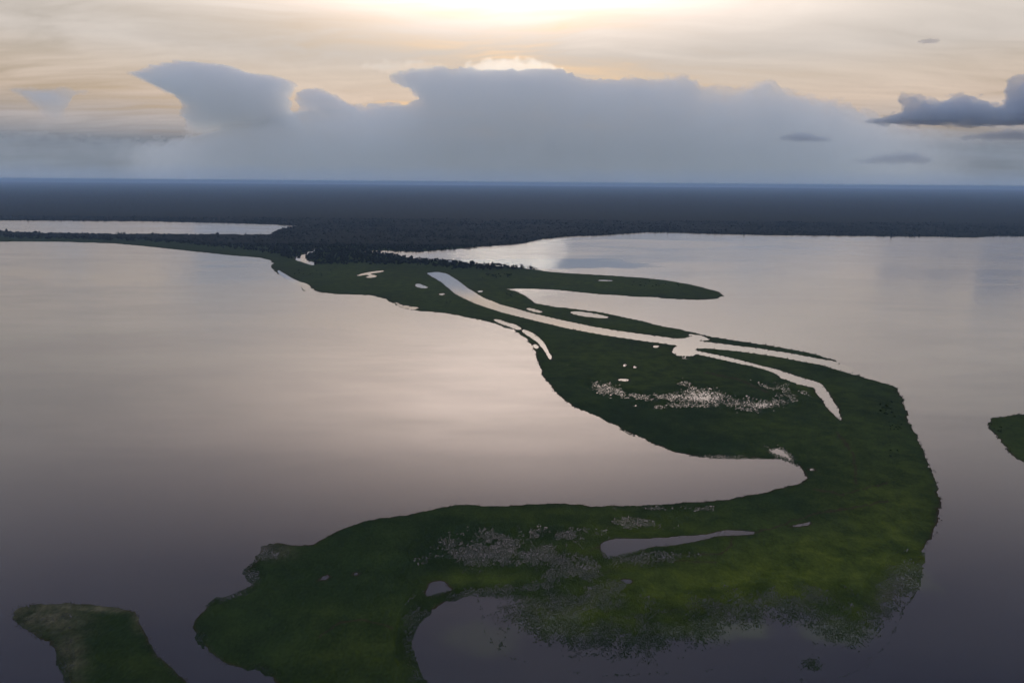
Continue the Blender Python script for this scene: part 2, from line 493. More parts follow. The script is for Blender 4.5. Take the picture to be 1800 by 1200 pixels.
# flooded grass: (centre px, radii px, rotation, strength)
FLOOD = [
    (1075, 686, 38, 10, 0.25, 0.75), (1120, 697, 45, 7, 0.12, 0.55), (1180, 697, 32, 7, 0.0, 0.85), (1235, 697, 42, 13, 0.08, 1.15), (1300, 706, 40, 8, 0.0, 0.7),
    (1345, 711, 45, 9, -0.15, 0.95), (1210, 712, 75, 7, 0.0, 0.6), (1385, 690, 28, 18, 0.5, 0.5), (1345, 678, 25, 6, 0.3, 0.5), (1210, 677, 20, 9, 0.4, 0.45), (1412, 690, 14, 5, 0.4, 0.7),
    (1000, 640, 25, 4, 0.4, 0.25),
    (870, 965, 110, 34, -0.05, 0.70), (930, 975, 90, 28, 0.1, 0.66), (1010, 940, 60, 14, 0.0, 0.45), (1010, 1000, 60, 32, 0.0, 0.68), (1120, 920, 60, 12, 0.0, 0.55), (1130, 982, 70, 14, -0.15, 0.60),
    (1040, 1050, 70, 30, 0.0, 0.65), (990, 1075, 80, 36, 0.0, 0.75), (1120, 1080, 120, 30, 0.0, 0.42), (1300, 1075, 90, 36, 0.0, 0.7), (1420, 1050, 70, 25, 0.0, 0.55), (1580, 1030, 55, 35, -0.8, 0.85),
    (880, 1038, 110, 10, -0.1, 0.6), (1180, 893, 90, 5, 0.0, 0.5), (1200, 975, 30, 10, 0.0, 0.35),
    (1375, 800, 30, 12, 0.4, 0.6), (1280, 803, 80, 4, 0.0, 0.5), (1120, 772, 60, 4, 0.5, 0.3), (1203, 628, 20, 4, 0.0, 0.42),
    (470, 972, 26, 12, 0.0, 0.85), (445, 1010, 16, 16, 0.0, 0.85), (405, 1046, 40, 8, -0.3, 0.7), (350, 1130, 10, 20, 0.3, 0.5), (460, 1176, 30, 8, 0.2, 0.6),
    (75, 1088, 55, 24, 0.1, 0.35), (115, 1160, 14, 34, 0.0, 0.6), (728, 1110, 24, 55, 0.2, 0.6), (735, 1190, 30, 25, 0.0, 0.6)]
LUSH = [  # drier, yellower grass
    (1420, 1000, 260, 75, -0.15, 1.0), (1250, 1030, 260, 60, 0.0, 0.95), (1560, 930, 110, 120, 0.0, 0.75), (1150, 930, 160, 35, 0.0, 0.6), (1040, 965, 120, 20, 0.0, 0.6),
    (660, 1150, 120, 70, 0.0, 0.42), (860, 1020, 110, 22, 0.0, 0.55), (1000, 905, 200, 18, 0.0, 0.3), (1060, 1075, 200, 40, 0.0, 0.8), (1500, 1080, 60, 40, 0.0, 0.55), (1530, 830, 140, 60, 0, 0.35),
    (1580, 720, 60, 90, 0.5, 0.22), (1780, 760, 90, 50, 0.5, 0.35), (1350, 745, 90, 26, 0.0, 0.32), (1130, 645, 190, 45, 0.2, 0.42), (860, 530, 260, 40, 0.15, 0.36), (650, 490, 160, 26, 0.1, 0.36), (1050, 498, 220, 16, 0.05, 0.42), (1450, 690, 130, 40, 0.3, 0.32), (1330, 630, 120, 14, 0.1, 0.36), (1100, 575, 120, 16, 0.1, 0.36), (1500, 780, 160, 60, 0, 0.35), (250, 1175, 70, 30, 0.3, 0.25)]
PALE = [(75, 1090, 90, 45, 0.1, 1), (150, 1066, 110, 14, 0, 1), (250, 1110, 30, 60, -0.3, 1), (120, 1170, 30, 60, 0, 1), (345, 1110, 40, 60, 0, 1), (450, 1000, 60, 70, 0, 1), (450, 1175, 90, 20, 0, 1), (730, 1130, 40, 90, 0, 1),
        (400, 1050, 60, 20, 0, 1), (310, 1180, 40, 40, 0, 1)]
TRAILS = [  # muddy creek beds and animal trails through the grass
    [(1327, 936), (1360, 930), (1395, 915), (1440, 902), (1500, 893), (1560, 880)], [(1287, 945), (1284, 963), (1262, 975), (1190, 974)], [(1055, 1008), (1120, 990), (1190, 985), (1260, 990)],
    [(1055, 960), (1030, 972), (995, 985), (975, 1005)], [(1120, 1080), (1200, 1070), (1290, 1066), (1330, 1062)], [(560, 1120), (600, 1095), (640, 1090), (690, 1105)], [(1470, 760), (1500, 800), (1505, 850)],
    [(1240, 655), (1300, 668), (1350, 690)], [(1430, 860), (1480, 870), (1560, 850)]]
BROWN = [(75, 1082, 62, 26, 0.15, 1.0), (150, 1068, 90, 7, 0.05, 0.9), (125, 1150, 22, 50, -0.2, 0.7), (480, 968, 34, 14, 0.0, 0.6), (1575, 1040, 40, 22, -0.6, 0.5), (243, 1085, 10, 20, 0, .7),
         (900, 590, 14, 8, 0.4, 0.4), (888, 572, 12, 4, .4, .8)]


def blobs(px, py, L):
    out = np.zeros_like(px)
    for (cx, cy_, rx, ry, rot, k) in L:
        c, s = math.cos(rot), math.sin(rot)
        dx, dy = px - cx, py - cy_
        u = (dx * c + dy * s) / rx
        v = (-dx * s + dy * c) / ry
        out = np.maximum(out, k * np.exp(-(u * u + v * v) * 0.9))
    return out


def forest_bottom(px):
    xs = [-6000, -300, 0, 60, 250, 330, 430, 480, 520, 560, 640, 740, 800, 860, 930, 952, 975, 1000, 9000]
    ys = [420, 420, 418, 419, 424, 429, 439, 447, 458, 466, 464, 466, 473, 474, 474, 474, 450, 436, 436]
    return np.interp(px, xs, ys)


# ------------------------------------------------------------------ terrain
fine_x = np.arange(-120, 1921, 2.5)
cols = np.concatenate([np.arange(-6000, -1500, 300), np.arange(-1500, -120, 20), fine_x, np.arange(1940, 3000, 20), np.arange(3000, 7900, 300)])
rows = np.concatenate([np.arange(1340, 1205, -5.0), np.arange(1204, 520, -2.0), np.arange(519, 380, -1.0), np.arange(379, 345, -2.0)])
# rows follow the horizon's tilt so that the far edge is level; distances are set on the untilted axis
GX, GY = np.meshgrid(cols, rows)
GY = GY + (GX - 900) * T_ROLL
wx, wy = ground(GX, GY)
wx, wy = wx.ravel(), wy.ravel()
PX, PY = GX.ravel(), GY.ravel()
P = np.stack([wx, wy], -1)
scl = np.clip(np.hypot(wx, wy) / 900.0, 0.35, 4.0)
jit = (fbm(wx, wy, 38.0, 4, 0.6, 3) * 3.4 + fbm(wx, wy, 7.0, 3, 0.6, 8) * 1.4) * np.clip(scl, 0.5, 1.2)
sd_land = sdist(P, shore_w)
sd_isl = sdist(P, isl_w, 60.0)
sd_isr = sdist(P, isr_w, 60.0)
sd_any = np.maximum(sd_land, np.maximum(sd_isl, sd_isr))
sd_w = sdist(P, chan_w, 60.0)
for r_ in ponds_w:
    sd_w = np.maximum(sd_w, sdist(P, r_, 60.0))
# the shore wanders with the noise, less so along ponds and creeks
sd = np.minimum(sd_any + jit, -sd_w + jit * np.where(wy > 1300, 0.25, 0.45))
flood = blobs(PX, PY, FLOOD)
# the near margin sinks gently under the lake
y_l = np.interp(PX, [700, 900, 960, 1060, 1150, 1240, 1290, 1350, 1410, 1452, 1500, 1530, 1570, 1620, 1680], [1400, 1030, 1062, 1085, 1082, 1068, 1040, 1024, 1030, 1055, 1070, 1050, 1010, 985, 960])
sink = np.where((PX > 880) & (PX < 1680), np.clip(0.22 + (PY - y_l) / 72.0, 0, 1.75) * sstep(PY, y_l - 28, y_l), 0)
sink = np.maximum(sink, np.where((PX > 820) & (PX < 1010) & (PY > 1036), np.clip(1.55 - (PX - 845) / 105.0, 0, 1.75) * sstep(PY, 1036, 1056), 0))
sink = sink - 0.85 * np.exp(-(((PX - 1428) / 36) ** 2 + ((PY - 1168) / 16) ** 2))
flood = np.maximum(flood, sink)
lush = np.clip(blobs(PX, PY, LUSH) + 0.12 * fbm(wx, wy, 60, 3, 0.5, 21), 0, 1)
brown = np.clip(blobs(PX, PY, BROWN) * (0.8 + 0.5 * fbm(wx, wy, 12, 3, 0.6, 31)), 0, 1)
mud = sstep(sd, 3.5 * np.clip(scl, 0.6, 2.5), 0.3) * (0.75 + 0.5 * fbm(wx, wy, 90, 2, 0.5, 41))
mud = np.clip(mud, 0, 1) * (1 - np.clip(brown * 1.4, 0, 1))
for trail in TRAILS:
    tp = np.array(trail, float)
    dmin = np.full(len(PX), 1e9)
    near_t = np.where((PX > tp[:, 0].min() - 20) & (PX < tp[:, 0].max() + 20) & (PY > tp[:, 1].min() - 20) & (PY < tp[:, 1].max() + 20))[0]
    qx, qy = PX[near_t] + 3 * fbm(wx[near_t], wy[near_t], 9, 2, 0.5, 14), PY[near_t] + 2 * fbm(wx[near_t], wy[near_t], 9, 2, 0.5, 15)
    dn = np.full(len(near_t), 1e9)
    for (a0, b0) in zip(tp[:-1], tp[1:]):
        e0 = b0 - a0
        tt = np.clip(((qx - a0[0]) * e0[0] + (qy - a0[1]) * e0[1]) / (e0 @ e0), 0, 1)
        dn = np.minimum(dn, np.hypot(qx - a0[0] - tt * e0[0], (qy - a0[1] - tt * e0[1]) * 1.5))
    mud[near_t] = np.maximum(mud[near_t], 0.75 * sstep(dn, 3.2, 0.8))
h = np.where(sd > 0, 0.10 + 0.75 * sstep(sd, 0, 14), sd * 0.22)
h = np.maximum(h, -1.6)
h += np.where(sd > 1, 0.22 * fbm(wx, wy, 90, 3, 0.5, 51) + 0.10 * fbm(wx, wy, 6, 2, 0.5, 61), 0)
h = np.where((sd > 1) & (h < 0.08), 0.08, h)
# flooded grass lies at water level: tussocks stand out, water shows between them
tus = rng.normal(0, 0.15, len(wx)) + fbm(wx, wy, 20.0, 4, 0.6, 75) * 0.34
hf = 0.34 + tus * 0.75 - flood * 0.85
h = np.where((flood > 0.12) & (sd > -4), np.minimum(h, hf * np.where(sd > -1, 1, 0.3) - np.where(sd < 0, 0.15, 0)), h)

nr, nc = GX.shape
idx = np.arange(nr * nc).reshape(nr, nc)
quads = np.stack([idx[:-1, :-1], idx[:-1, 1:], idx[1:, 1:], idx[1:, :-1]], -1).reshape(-1, 4)
keep = (h[quads] > -0.9).any(1)
quads = quads[keep]
qpy = PY[quads].mean(1)
q_isl = sd_isl[quads].max(1) > np.maximum(sd_land[quads].max(1), sd_isr[quads].max(1))
q_isr = sd_isr[quads].max(1) > np.maximum(sd_land[quads].max(1), sd_isl[quads].max(1))
qfar = qpy < 440


def terrain_part(name, mask, label):
    q = quads[mask]
    used, inv = np.unique(q, return_inverse=True)
    q2 = inv.reshape(-1, 4)
    V = np.stack([wx[used], wy[used], h[used]], -1)
    o = mesh_object(name, V, q2, M_land, smooth=True)
    attr(o, 'lush', lush[used]); attr(o, 'brown', brown[used]); attr(o, 'mud', mud[used])
    tag(o, label, None, None, 'structure')
    return o


terrain_part('peninsula', ~q_isl & ~q_isr & ~qfar, 'long curved green marsh peninsula lying across the lake')
terrain_part('mainland', ~q_isl & ~q_isr & qfar, 'flat far mainland shore under the dark forest')
terrain_part('island', q_isl, 'small dark green island with a pale brown rim, bottom left')
terrain_part('island', q_isr, 'tip of a green island at the right edge of the lake')

# ------------------------------------------------------------------ water
cx1, cy1 = ground(np.array([960.0]), np.array([464.0]))
cx2, cy2 = ground(np.array([1640.0]), np.array([720.0]))
cx3, cy3 = ground(np.array([330.0]), np.array([405.0]))
WEED = []
for (wpx, wpy, wrx, wry, wv) in ((1010, 1095, 110, 30, 0.9), (1250, 1105, 150, 32, 0.9), (1470, 1110, 90, 30, 0.8), (850, 1120, 100, 45, 0.45), (1600, 1010, 36, 40, 0.7)):
    wa, wb = ground(np.array([float(wpx)]), np.array([float(wpy)]))
    k_ = float(np.hypot(wa[0], wb[0])) / 1200.0
    WEED.append((float(wa[0]), float(wb[0]), wrx * k_, wry * k_ * float(wb[0]) / CAM_H, wv))
CALM = [(float(cx1[0]), float(cy1[0]), 560.0, 190.0, 0.06)]
M_lake = water_material('lake_water', (0.004, 0.006, 0.009), 0.14, 0.22, CALM, WEED)
M_pond = water_material('pond_water', (0.012, 0.014, 0.015), 0.03, 0.07)
EXT = 62000.0
lake = mesh_object('lake', [(-EXT, -8000, 0), (EXT, -8000, 0), (EXT, EXT, 0), (-EXT, EXT, 0)], [[0, 1, 2, 3]], M_lake)
tag(lake, 'broad calm lake reflecting the evening sky', None, None, 'structure')


def sheet(name, ring, z, mat, grow):
    c = ring.mean(0)
    nx_ = np.roll(ring, -1, 0) - np.roll(ring, 1, 0)
    nrm = np.stack([nx_[:, 1], -nx_[:, 0]], -1)
    nrm /= np.linalg.norm(nrm, axis=1)[:, None] + 1e-9
    area = 0.5 * np.sum(ring[:, 0] * np.roll(ring[:, 1], -1) - np.roll(ring[:, 0], -1) * ring[:, 1])
    ring2 = ring + nrm * grow * (1 if area > 0 else -1)
    if area < 0:
        ring2 = ring2[::-1]
    V = np.column_stack([ring2, np.full(len(ring2), z)])
    return mesh_object(name, V, [list(range(len(V)))], mat)


river = sheet('river_channel', chan_w, 0.012, M_pond, 2.0)
tag(river, 'pale winding channel cutting through the peninsula', None, None, 'structure')
for k, (nm, lab, _) in enumerate(PONDS):
    o = sheet(nm, ponds_w[k], 0.02, M_pond, 1.2)
    tag(o, lab, None, 'pools and ponds in the marsh', 'structure')

# ------------------------------------------------------------------ far forest: a closed canopy over the mainland
fmask = (PY < forest_bottom(PX) - 4) & (sd_land > 14) & (sd_w < -14) & (wy > 0)
far_canopy = fmask & (wy > 3300)
cz = 7.5 + 3.0 * fbm(wx, wy, 45, 3, 0.6, 81) + 2.5 * fbm(wx, wy, 400, 3, 0.5, 85) + rng.uniform(-1.2, 1.2, len(wx))
cz = np.where(far_canopy, np.maximum(cz, 3.0), -0.4)
allq = np.stack([idx[:-1, :-1], idx[:-1, 1:], idx[1:, 1:], idx[1:, :-1]], -1).reshape(-1, 4)
cq = allq[far_canopy[allq].any(1)]
# carry the canopy on to the horizon
used, inv = np.unique(cq, return_inverse=True)
VC = np.stack([wx[used], wy[used], cz[used]], -1)
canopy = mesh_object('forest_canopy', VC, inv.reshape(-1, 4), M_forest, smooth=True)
tag(canopy, 'unbroken dark forest running to the horizon', 'forest', None, 'stuff')
last = idx[-1, :]
yl = wy[last]; xl = wx[last]
ok = yl > 0
fv, ff = [], []
steps = [1.0, 1.25, 1.6, 2.2, 3.2, 4.6, 6.5]
ln = int(ok.sum())
base_x, base_y = xl[ok], yl[ok]
for s in steps:
    xx, yy = base_x * s, np.minimum(base_y * s, 61500)
    zz = 7.5 + 3.5 * fbm(xx, yy, 300, 3, 0.6, 91) + 2.0 * fbm(xx, yy, 2500, 2, 0.5, 95)
    if s == 1.0:
        zz = cz[last][ok]
    fv.append(np.stack([xx, yy, np.maximum(zz, 1.5)], -1))
fv = np.concatenate(fv)
ii = np.arange(len(fv)).reshape(len(steps), ln)
ff = np.stack([ii[:-1, :-1], ii[:-1, 1:], ii[1:, 1:], ii[1:, :-1]], -1).reshape(-1, 4)
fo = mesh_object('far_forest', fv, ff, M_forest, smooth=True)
tag(fo, 'hazy blue forest along the horizon', 'forest', None, 'stuff')


# low-poly crowns for the nearer forest
def crown_blob():
    import bmesh
    bm = bmesh.new()
    bmesh.ops.create_icosphere(bm, subdivisions=1, radius=1.0)
    v = np.array([tuple(x.co) for x in bm.verts]); f = np.array([[q.index for q in p.verts] for p in bm.faces])
    bm.free()
    return v, f


bv, bf = crown_blob()
Nc = 150000
sx = rng.uniform(-4600, 4600, Nc); sy = rng.uniform(2200, 5600, Nc)
spx, spy = to_px(sx, sy)
m = (spy < forest_bottom(spx) + fbm(sx, sy, 60, 3, .6, 5) * 2.0) & (spx > -80) & (spx < 1880)
sx, sy, spx, spy = sx[m], sy[m], spx[m], spy[m]
PS = np.stack([sx, sy], -1)
s1 = sdist(PS, shore_w)
s2 = sdist(PS, chan_w, 40.0)
for r_ in ponds_w[:9]:
    s2 = np.maximum(s2, sdist(PS, r_, 40.0))
edge = np.minimum(s1, -s2)
m = (edge > 3.5) & ((sy < 3450) | (edge < 70))
m &= ~((spy > 411) & (spx < 470) & (rng.random(len(sx)) < 0.45) & (edge < 60) & (sy > 2500))
sx, sy, edge = sx[m], sy[m], edge[m]
if len(sx) > 42000:
    sel = rng.choice(len(sx), 42000, replace=False)
    sx, sy, edge = sx[sel], sy[sel], edge[sel]
n = len(sx)
big_ = np.where(rng.random(n) < 0.07, rng.uniform(1.3, 1.75, n), 1.0)
rad = np.clip(rng.lognormal(1.52, 0.30, n), 2.4, 8.0) * big_ ** 0.5; hh = rng.uniform(2.6, 6.2, n) * big_
zc = hh * rng.uniform(0.6, 1.1, n) + 1.0
V = bv[None] * np.stack([rad, rad, hh], -1)[:, None] * rng.uniform(0.72, 1.25, (n, len(bv), 1)) + np.stack([sx, sy, zc], -1)[:, None]
F = (bf[None] + (np.arange(n) * len(bv))[:, None, None]).reshape(-1, 3)
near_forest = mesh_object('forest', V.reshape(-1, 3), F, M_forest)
tag(near_forest, 'dense dark forest across the neck of the peninsula', 'forest', None, 'stuff')


# ------------------------------------------------------------------ single trees and bushes
def leaf_cloud(centres, radii, count, size, r):
    V, F = [], []
    for _ in range(count):
        i = r.randrange(len(centres))
        c, rd = centres[i], radii[i]
        while True:
            d = Vector((r.uniform(-1, 1), r.uniform(-1, 1), r.uniform(-1, 1)))
            if 0.25 < d.length < 1:
                break
        d = d.normalized() * (r.uniform(0.45, 1.0))
        p = Vector(c) + Vector((d.x * rd[0], d.y * rd[0], d.z * rd[1]))
        u = Vector((r.uniform(-1, 1), r.uniform(-1, 1), r.uniform(-1, 1))).normalized()
        v = u.cross(Vector((r.uniform(-1, 1), r.uniform(-1, 1), r.uniform(-1, 1)))).normalized()
        s = size * r.uniform(0.6, 1.3)
        k = len(V)
        V += [p - u * s - v * s * .5, p + u * s - v * s * .5, p + u * s * .7 + v * s * .6, p - u * s * .7 + v * s * .6]
        F.append([k, k + 1, k + 2, k + 3])
    return V, F


def tube(V, F, a, b, ra, rb, n=6):
    a, b = Vector(a), Vector(b)
    ax = (b - a).normalized()
    u = ax.orthogonal().normalized(); v = ax.cross(u)
    k = len(V)
    for c, rr in ((a, ra), (b, rb)):
        for i in range(n):
            t = 2 * math.pi * i / n
            V.append(c + u * rr * math.cos(t) + v * rr * math.sin(t))
    for i in range(n):
        j = (i + 1) % n
        F.append([k + i, k + j, k + n + j, k + n + i])
    F.append([k + n + i for i in range(n)])


def make_tree_meshes(seed, height, spread):
    r = random.Random(seed)
    V, F = [], []
    th = height * r.uniform(0.38, 0.48)
    tube(V, F, (0, 0, -0.6), (0.1, 0, th), 0.28, 0.18, 7)
    cs, rs = [], []
    for i in range(r.randint(5, 7)):
        a = r.uniform(0, 6.28)
        d = spread * r.uniform(0.15, 0.75)
        z = height * r.uniform(0.55, 0.86)
        tip = (d * math.cos(a), d * math.sin(a), z)
        tube(V, F, (0.1, 0, th * r.uniform(0.8, 0.98)), tip, 0.12, 0.04, 5)
        cs.append(tip); rs.append((spread * r.uniform(0.34, 0.52), height * r.uniform(0.12, 0.2)))
    lv, lf = leaf_cloud(cs, rs, 330, 0.55, r)
    return (V, F), (lv, lf)


def make_bush_meshes(seed, height, spread):
    r = random.Random(seed)
    V, F = [], []
    cs, rs = [], []
    for i in range(5):
        a = r.uniform(0, 6.28); d = spread * r.uniform(0.1, 0.6); z = height * r.uniform(0.4, 0.7)
        tip = (d * math.cos(a), d * math.sin(a), z)
        tube(V, F, (0, 0, -0.2), tip, 0.07, 0.03, 5)
        cs.append(tip); rs.append((spread * r.uniform(0.4, 0.55), height * r.uniform(0.26, 0.36)))
    return (V, F), leaf_cloud(cs, rs, 170, 0.32, r)


protos = {}


def proto(kind, i):
    key = (kind, i)
    if key not in protos:
        if kind == 'tree':
            a, b = make_tree_meshes(100 + i, 9.0 + 1.6 * i, 3.6 + 0.5 * i)
            names, mats = ('trunk', 'crown'), (M_bark, M_tree)
        else:
            a, b = make_bush_meshes(200 + i, 2.4 + 0.5 * i, 1.8 + 0.5 * i)
            names, mats = ('stem', 'foliage'), (M_bark, M_bush)
        res = []
        for nm, mt, (v_, f_) in zip(names, mats, (a, b)):
            me = bpy.data.meshes.new(nm)
            me.from_pydata([tuple(q) for q in v_], [], f_)
            me.materials.append(mt)
            res.append((nm, me))
        protos[key] = res
    return protos[key]


def place(kind, name, x, y, z, i, s, label, group):
    e = bpy.data.objects.new(name, None)
    e.location = (x, y, z)
    e.rotation_euler.z = random.uniform(0, 6.28)
    e.scale = (s * random.uniform(0.85, 1.2), s * random.uniform(0.85, 1.2), s)
    e.empty_display_size = 0.5
    COL.objects.link(e)
    tag(e, label, kind, group)
    for nm, me in proto(kind, i):
        c = bpy.data.objects.new(nm, me)
        COL.objects.link(c)
        c.parent = e


def ground_sd(x, y):
    p = np.array([[x, y]])
    v = max(sdist(p, shore_w)[0], sdist(p, isr_w)[0], sdist(p, isl_w)[0])
    v = min(v, -sdist(p, chan_w)[0])
    return v


ONES = 'first second third fourth fifth sixth seventh eighth ninth tenth eleventh twelfth thirteenth fourteenth fifteenth sixteenth seventeenth eighteenth nineteenth'.split()
TENS = {2: 'twent', 3: 'thirt', 4: 'fort'}


def ordinal(n):
    if n < 20:
        return ONES[n - 1]
    a, b = divmod(n, 10)
    return TENS[a] + 'ieth' if b == 0 else TENS[a] + 'y-' + ONES[b - 1]


def row_of(kind, name, pts, label, group, smin=0.8, smax=1.2, dz=0.2):
    spots = []
    for (px, py) in sorted(pts):
        x, y = ground(np.array([float(px)]), np.array([float(py)]))
        if ground_sd(float(x[0]), float(y[0])) >= 1.5:
            spots.append((float(x[0]), float(y[0])))
    for k, (x, y) in enumerate(spots):
        lab = label if len(spots) == 1 else label + ', ' + ordinal(k + 1) + ' from the left'
        place(kind, name, x, y, dz, random.randrange(4), random.uniform(smin, smax), lab, group)


r_ = random.Random(3)
row_of('tree', 'tree', [(92 + i * 6.2 + r_.uniform(-3, 3), 413.6 + i * 0.06 + r_.uniform(-0.3, 0.5)) for i in range(33)],
       'small dark tree on the strip below the far lagoon', 'trees along the far strip of land', 1.0, 1.7)
row_of('tree', 'tree', [(742 + i * 5.6 + r_.uniform(-2.5, 2.5), 458.6 + i * 0.43 + r_.uniform(0, 1.0)) for i in range(37)],
       'dark tree on the near shore of the right lagoon', 'trees along the near shore of the right lagoon', 0.8, 1.4)
row_of('tree', 'tree', [(966, 478.5)], 'lone small tree past the end of the lagoon shore tree row', None, 0.8, 0.9)
row_of('bush', 'bush', [(848 + r_.uniform(0, 55), 482 + r_.uniform(0, 7)) for i in range(26)],
       'dark bush in the low thicket behind the channel head', 'bushes in the thicket on the far meadow', 1.2, 2.0)
row_of('bush', 'bush', [(895 + r_.uniform(-8, 8), 519 + r_.uniform(-3, 4)) for i in range(6)],
       'dark bush in the cluster beside the head of the long inlet', 'bushes beside the inlet head', 1.0, 1.6)
row_of('bush', 'bush', [(1120 + r_.uniform(-10, 80), 491 + r_.uniform(2, 14)) for i in range(18)],
       'small bush dotted on the far grassy tongue', 'bushes dotted on the far tongue', 0.8, 1.4)
row_of('bush', 'bush', [(1545 + r_.uniform(0, 28), 712 + r_.uniform(-4, 26)) for i in range(20)],
       'low dark bush near the right hand corner of the peninsula', 'bushes near the right hand corner', 0.55, 1.0)
row_of('bush', 'bush', [(1568 + r_.uniform(-6, 18), 748 + r_.uniform(-8, 10)) for i in range(12)],
       'low dark bush just inland of the straight right shore', 'bushes inland of the straight right shore', 0.5, 0.9)
row_of('bush', 'bush', [(1570 + r_.uniform(-6, 10), 798 + r_.uniform(-6, 8)) for i in range(8)],
       'low dark bush in the clump above the near meadow', 'bushes above the near meadow', 0.5, 0.8)
row_of('bush', 'bush', [(1755 + r_.uniform(-8, 8), 756 + r_.uniform(-5, 5)) for i in range(5)],
       'dark bush on the tip of the right island', 'bushes on the right island tip', 0.6, 0.9)
row_of('bush', 'bush', [(800 + r_.uniform(-30, 30), 532 + r_.uniform(-5, 5)) for i in range(8)],
       'faint bush between the channel and the left shore', 'bushes between channel and left shore', 0.7, 1.1)
row_of('bush', 'bush', [(530 + r_.uniform(-20, 60), 478 + r_.uniform(-5, 8)) for i in range(14)],
       'dark bush on the meadow below the forest neck', 'bushes below the forest neck', 0.9, 1.5)


# ------------------------------------------------------------------ reeds (nobody could count them)
def reeds(name, xs, ys, zs, mat, hmin, hmax, label, blades=5, wid=0.35):
    n = len(xs)
    k = n * blades
    bx_ = np.repeat(xs, blades) + rng.normal(0, 0.45, k)
    by_ = np.repeat(ys, blades) + rng.normal(0, 0.45, k)
    bz_ = np.repeat(zs, blades)
    a = rng.uniform(0, 6.283, k)
    hgt = rng.uniform(hmin, hmax, k) * np.clip(np.hypot(bx_, by_) / 600.0, 0.7, 2.4)
    w_ = wid * np.clip(np.hypot(bx_, by_) / 600.0, 0.8, 2.6) * rng.uniform(0.6, 1.3, k)
    lean = rng.normal(0, 0.25, (k, 2)) * hgt[:, None]
    v0 = np.stack([bx_ - np.cos(a) * w_, by_ - np.sin(a) * w_, bz_ - 0.25], -1)
    v1 = np.stack([bx_ + np.cos(a) * w_, by_ + np.sin(a) * w_, bz_ - 0.25], -1)
    v2 = np.stack([bx_ + lean[:, 0], by_ + lean[:, 1], bz_ + hgt], -1)
    V = np.stack([v0, v1, v2], 1).reshape(-1, 3)
    F = np.arange(k * 3).reshape(-1, 3)
    o = mesh_object(name, V, F, mat)
    tag(o, label, 'reeds', None, 'stuff')


inview = (PX > -60) & (PX < 1860) & (PY < 1215) & (PY > 470)
cell = np.zeros_like(PX)
pix = np.hypot(wx, wy) / 1200.0
edge_m = inview & (sd > -0.6) & (sd < 3.0) & (flood < 0.35)
ei = np.where(edge_m & (rng.random(len(PX)) < 0.45))[0]
pale = (blobs(PX, PY, PALE)[ei] > 0.3)
for nm_, mk, mt, lab in (('shore_reeds', ~pale, M_reed_dark, 'dark reeds fringing the shores of the peninsula'),
                         ('shore_reeds', pale, M_reed_pale, 'pale dry reeds fringing the near left shores')):
    e_ = ei[mk]
    reeds(nm_, wx[e_] + rng.normal(0, 1.0, len(e_)), wy[e_] + rng.normal(0, 1.0, len(e_)), np.maximum(h[e_], 0), mt, 0.3, 1.0, lab, 4, 0.25)


def tufts(name, label, m_idx, prob, per, hmin, hmax, wid, zmin=0.0):
    """grass tussocks on the meadow, coloured like the ground they grow from"""
    sel = np.repeat(m_idx, per)
    sel = sel[rng.random(len(sel)) < np.repeat(prob, per)]
    pxs = PX[sel] + rng.uniform(-1.3, 1.3, len(sel)); pys = PY[sel] + rng.uniform(-1.1, 1.1, len(sel))
    x_, y_ = ground(pxs, pys)
    z_ = np.maximum(h[sel], zmin)
    k = len(sel)
    a = rng.uniform(0, 6.283, k)
    sc_ = np.clip(np.hypot(x_, y_) / 700.0, 0.72, 1.6)
    hg = rng.uniform(hmin, hmax, k) * sc_; wd = wid * sc_ * rng.uniform(0.6, 1.5, k)
    V = []
    for q in range(3):
        aa = a + q * 2.094
        ox, oy = np.cos(aa) * wd, np.sin(aa) * wd
        V.append(np.stack([x_ + ox, y_ + oy, z_ - 0.1], -1))
    V.append(np.stack([x_ + rng.normal(0, 0.3, k) * hg, y_ + rng.normal(0, 0.3, k) * hg, z_ + hg], -1))
    V = np.stack(V, 1).reshape(-1, 3)
    b4 = (np.arange(k) * 4)[:, None]
    F = np.concatenate([b4 + np.array([[0, 1, 3]]), b4 + np.array([[1, 2, 3]]), b4 + np.array([[2, 0, 3]])])
    o = mesh_object(name, V, F, M_land)
    for nm2, src in (('lush', lush), ('brown', brown), ('mud', mud * 0)):
        attr(o, nm2, np.repeat(src[sel], 4))
    tag(o, label, 'grass', None, 'stuff')


fl = np.where(inview & (flood > 0.16) & (h > -0.6) & (sd > -8))[0]
cover = np.clip(1.55 - 1.05 * flood[fl] + 0.45 * fbm(wx[fl], wy[fl], 9.0, 3, 0.6, 77), 0.03, 0.95)
tufts('flooded_grass', 'sparse grass standing in the flooded patches of the meadow', fl, cover, 6, 0.25, 0.6, 0.68)
md = np.where(inview & (PY > 600) & (flood < 0.3) & (sd > 1.5) & (h > 0))[0]
tufts('meadow_grass', 'rough grass tussocks all over the near meadow', md, np.clip(0.34 + 0.25 * fbm(wx[md], wy[md], 14.0, 3, 0.6, 78), 0.04, 0.8), 1, 0.25, 0.75, 0.5)


# ------------------------------------------------------------------ haze: the evening air over the plain
def closed_box(name, lo, hi, mat):
    V = [(x, y, z) for x in (lo[0], hi[0]) for y in (lo[1], hi[1]) for z in (lo[2], hi[2])]
    F = [[0, 1, 3, 2], [4, 6, 7, 5], [0, 4, 5, 1], [2, 3, 7, 6], [0, 2, 6, 4], [1, 5, 7, 3]]
    return mesh_object(name, V, F, mat)


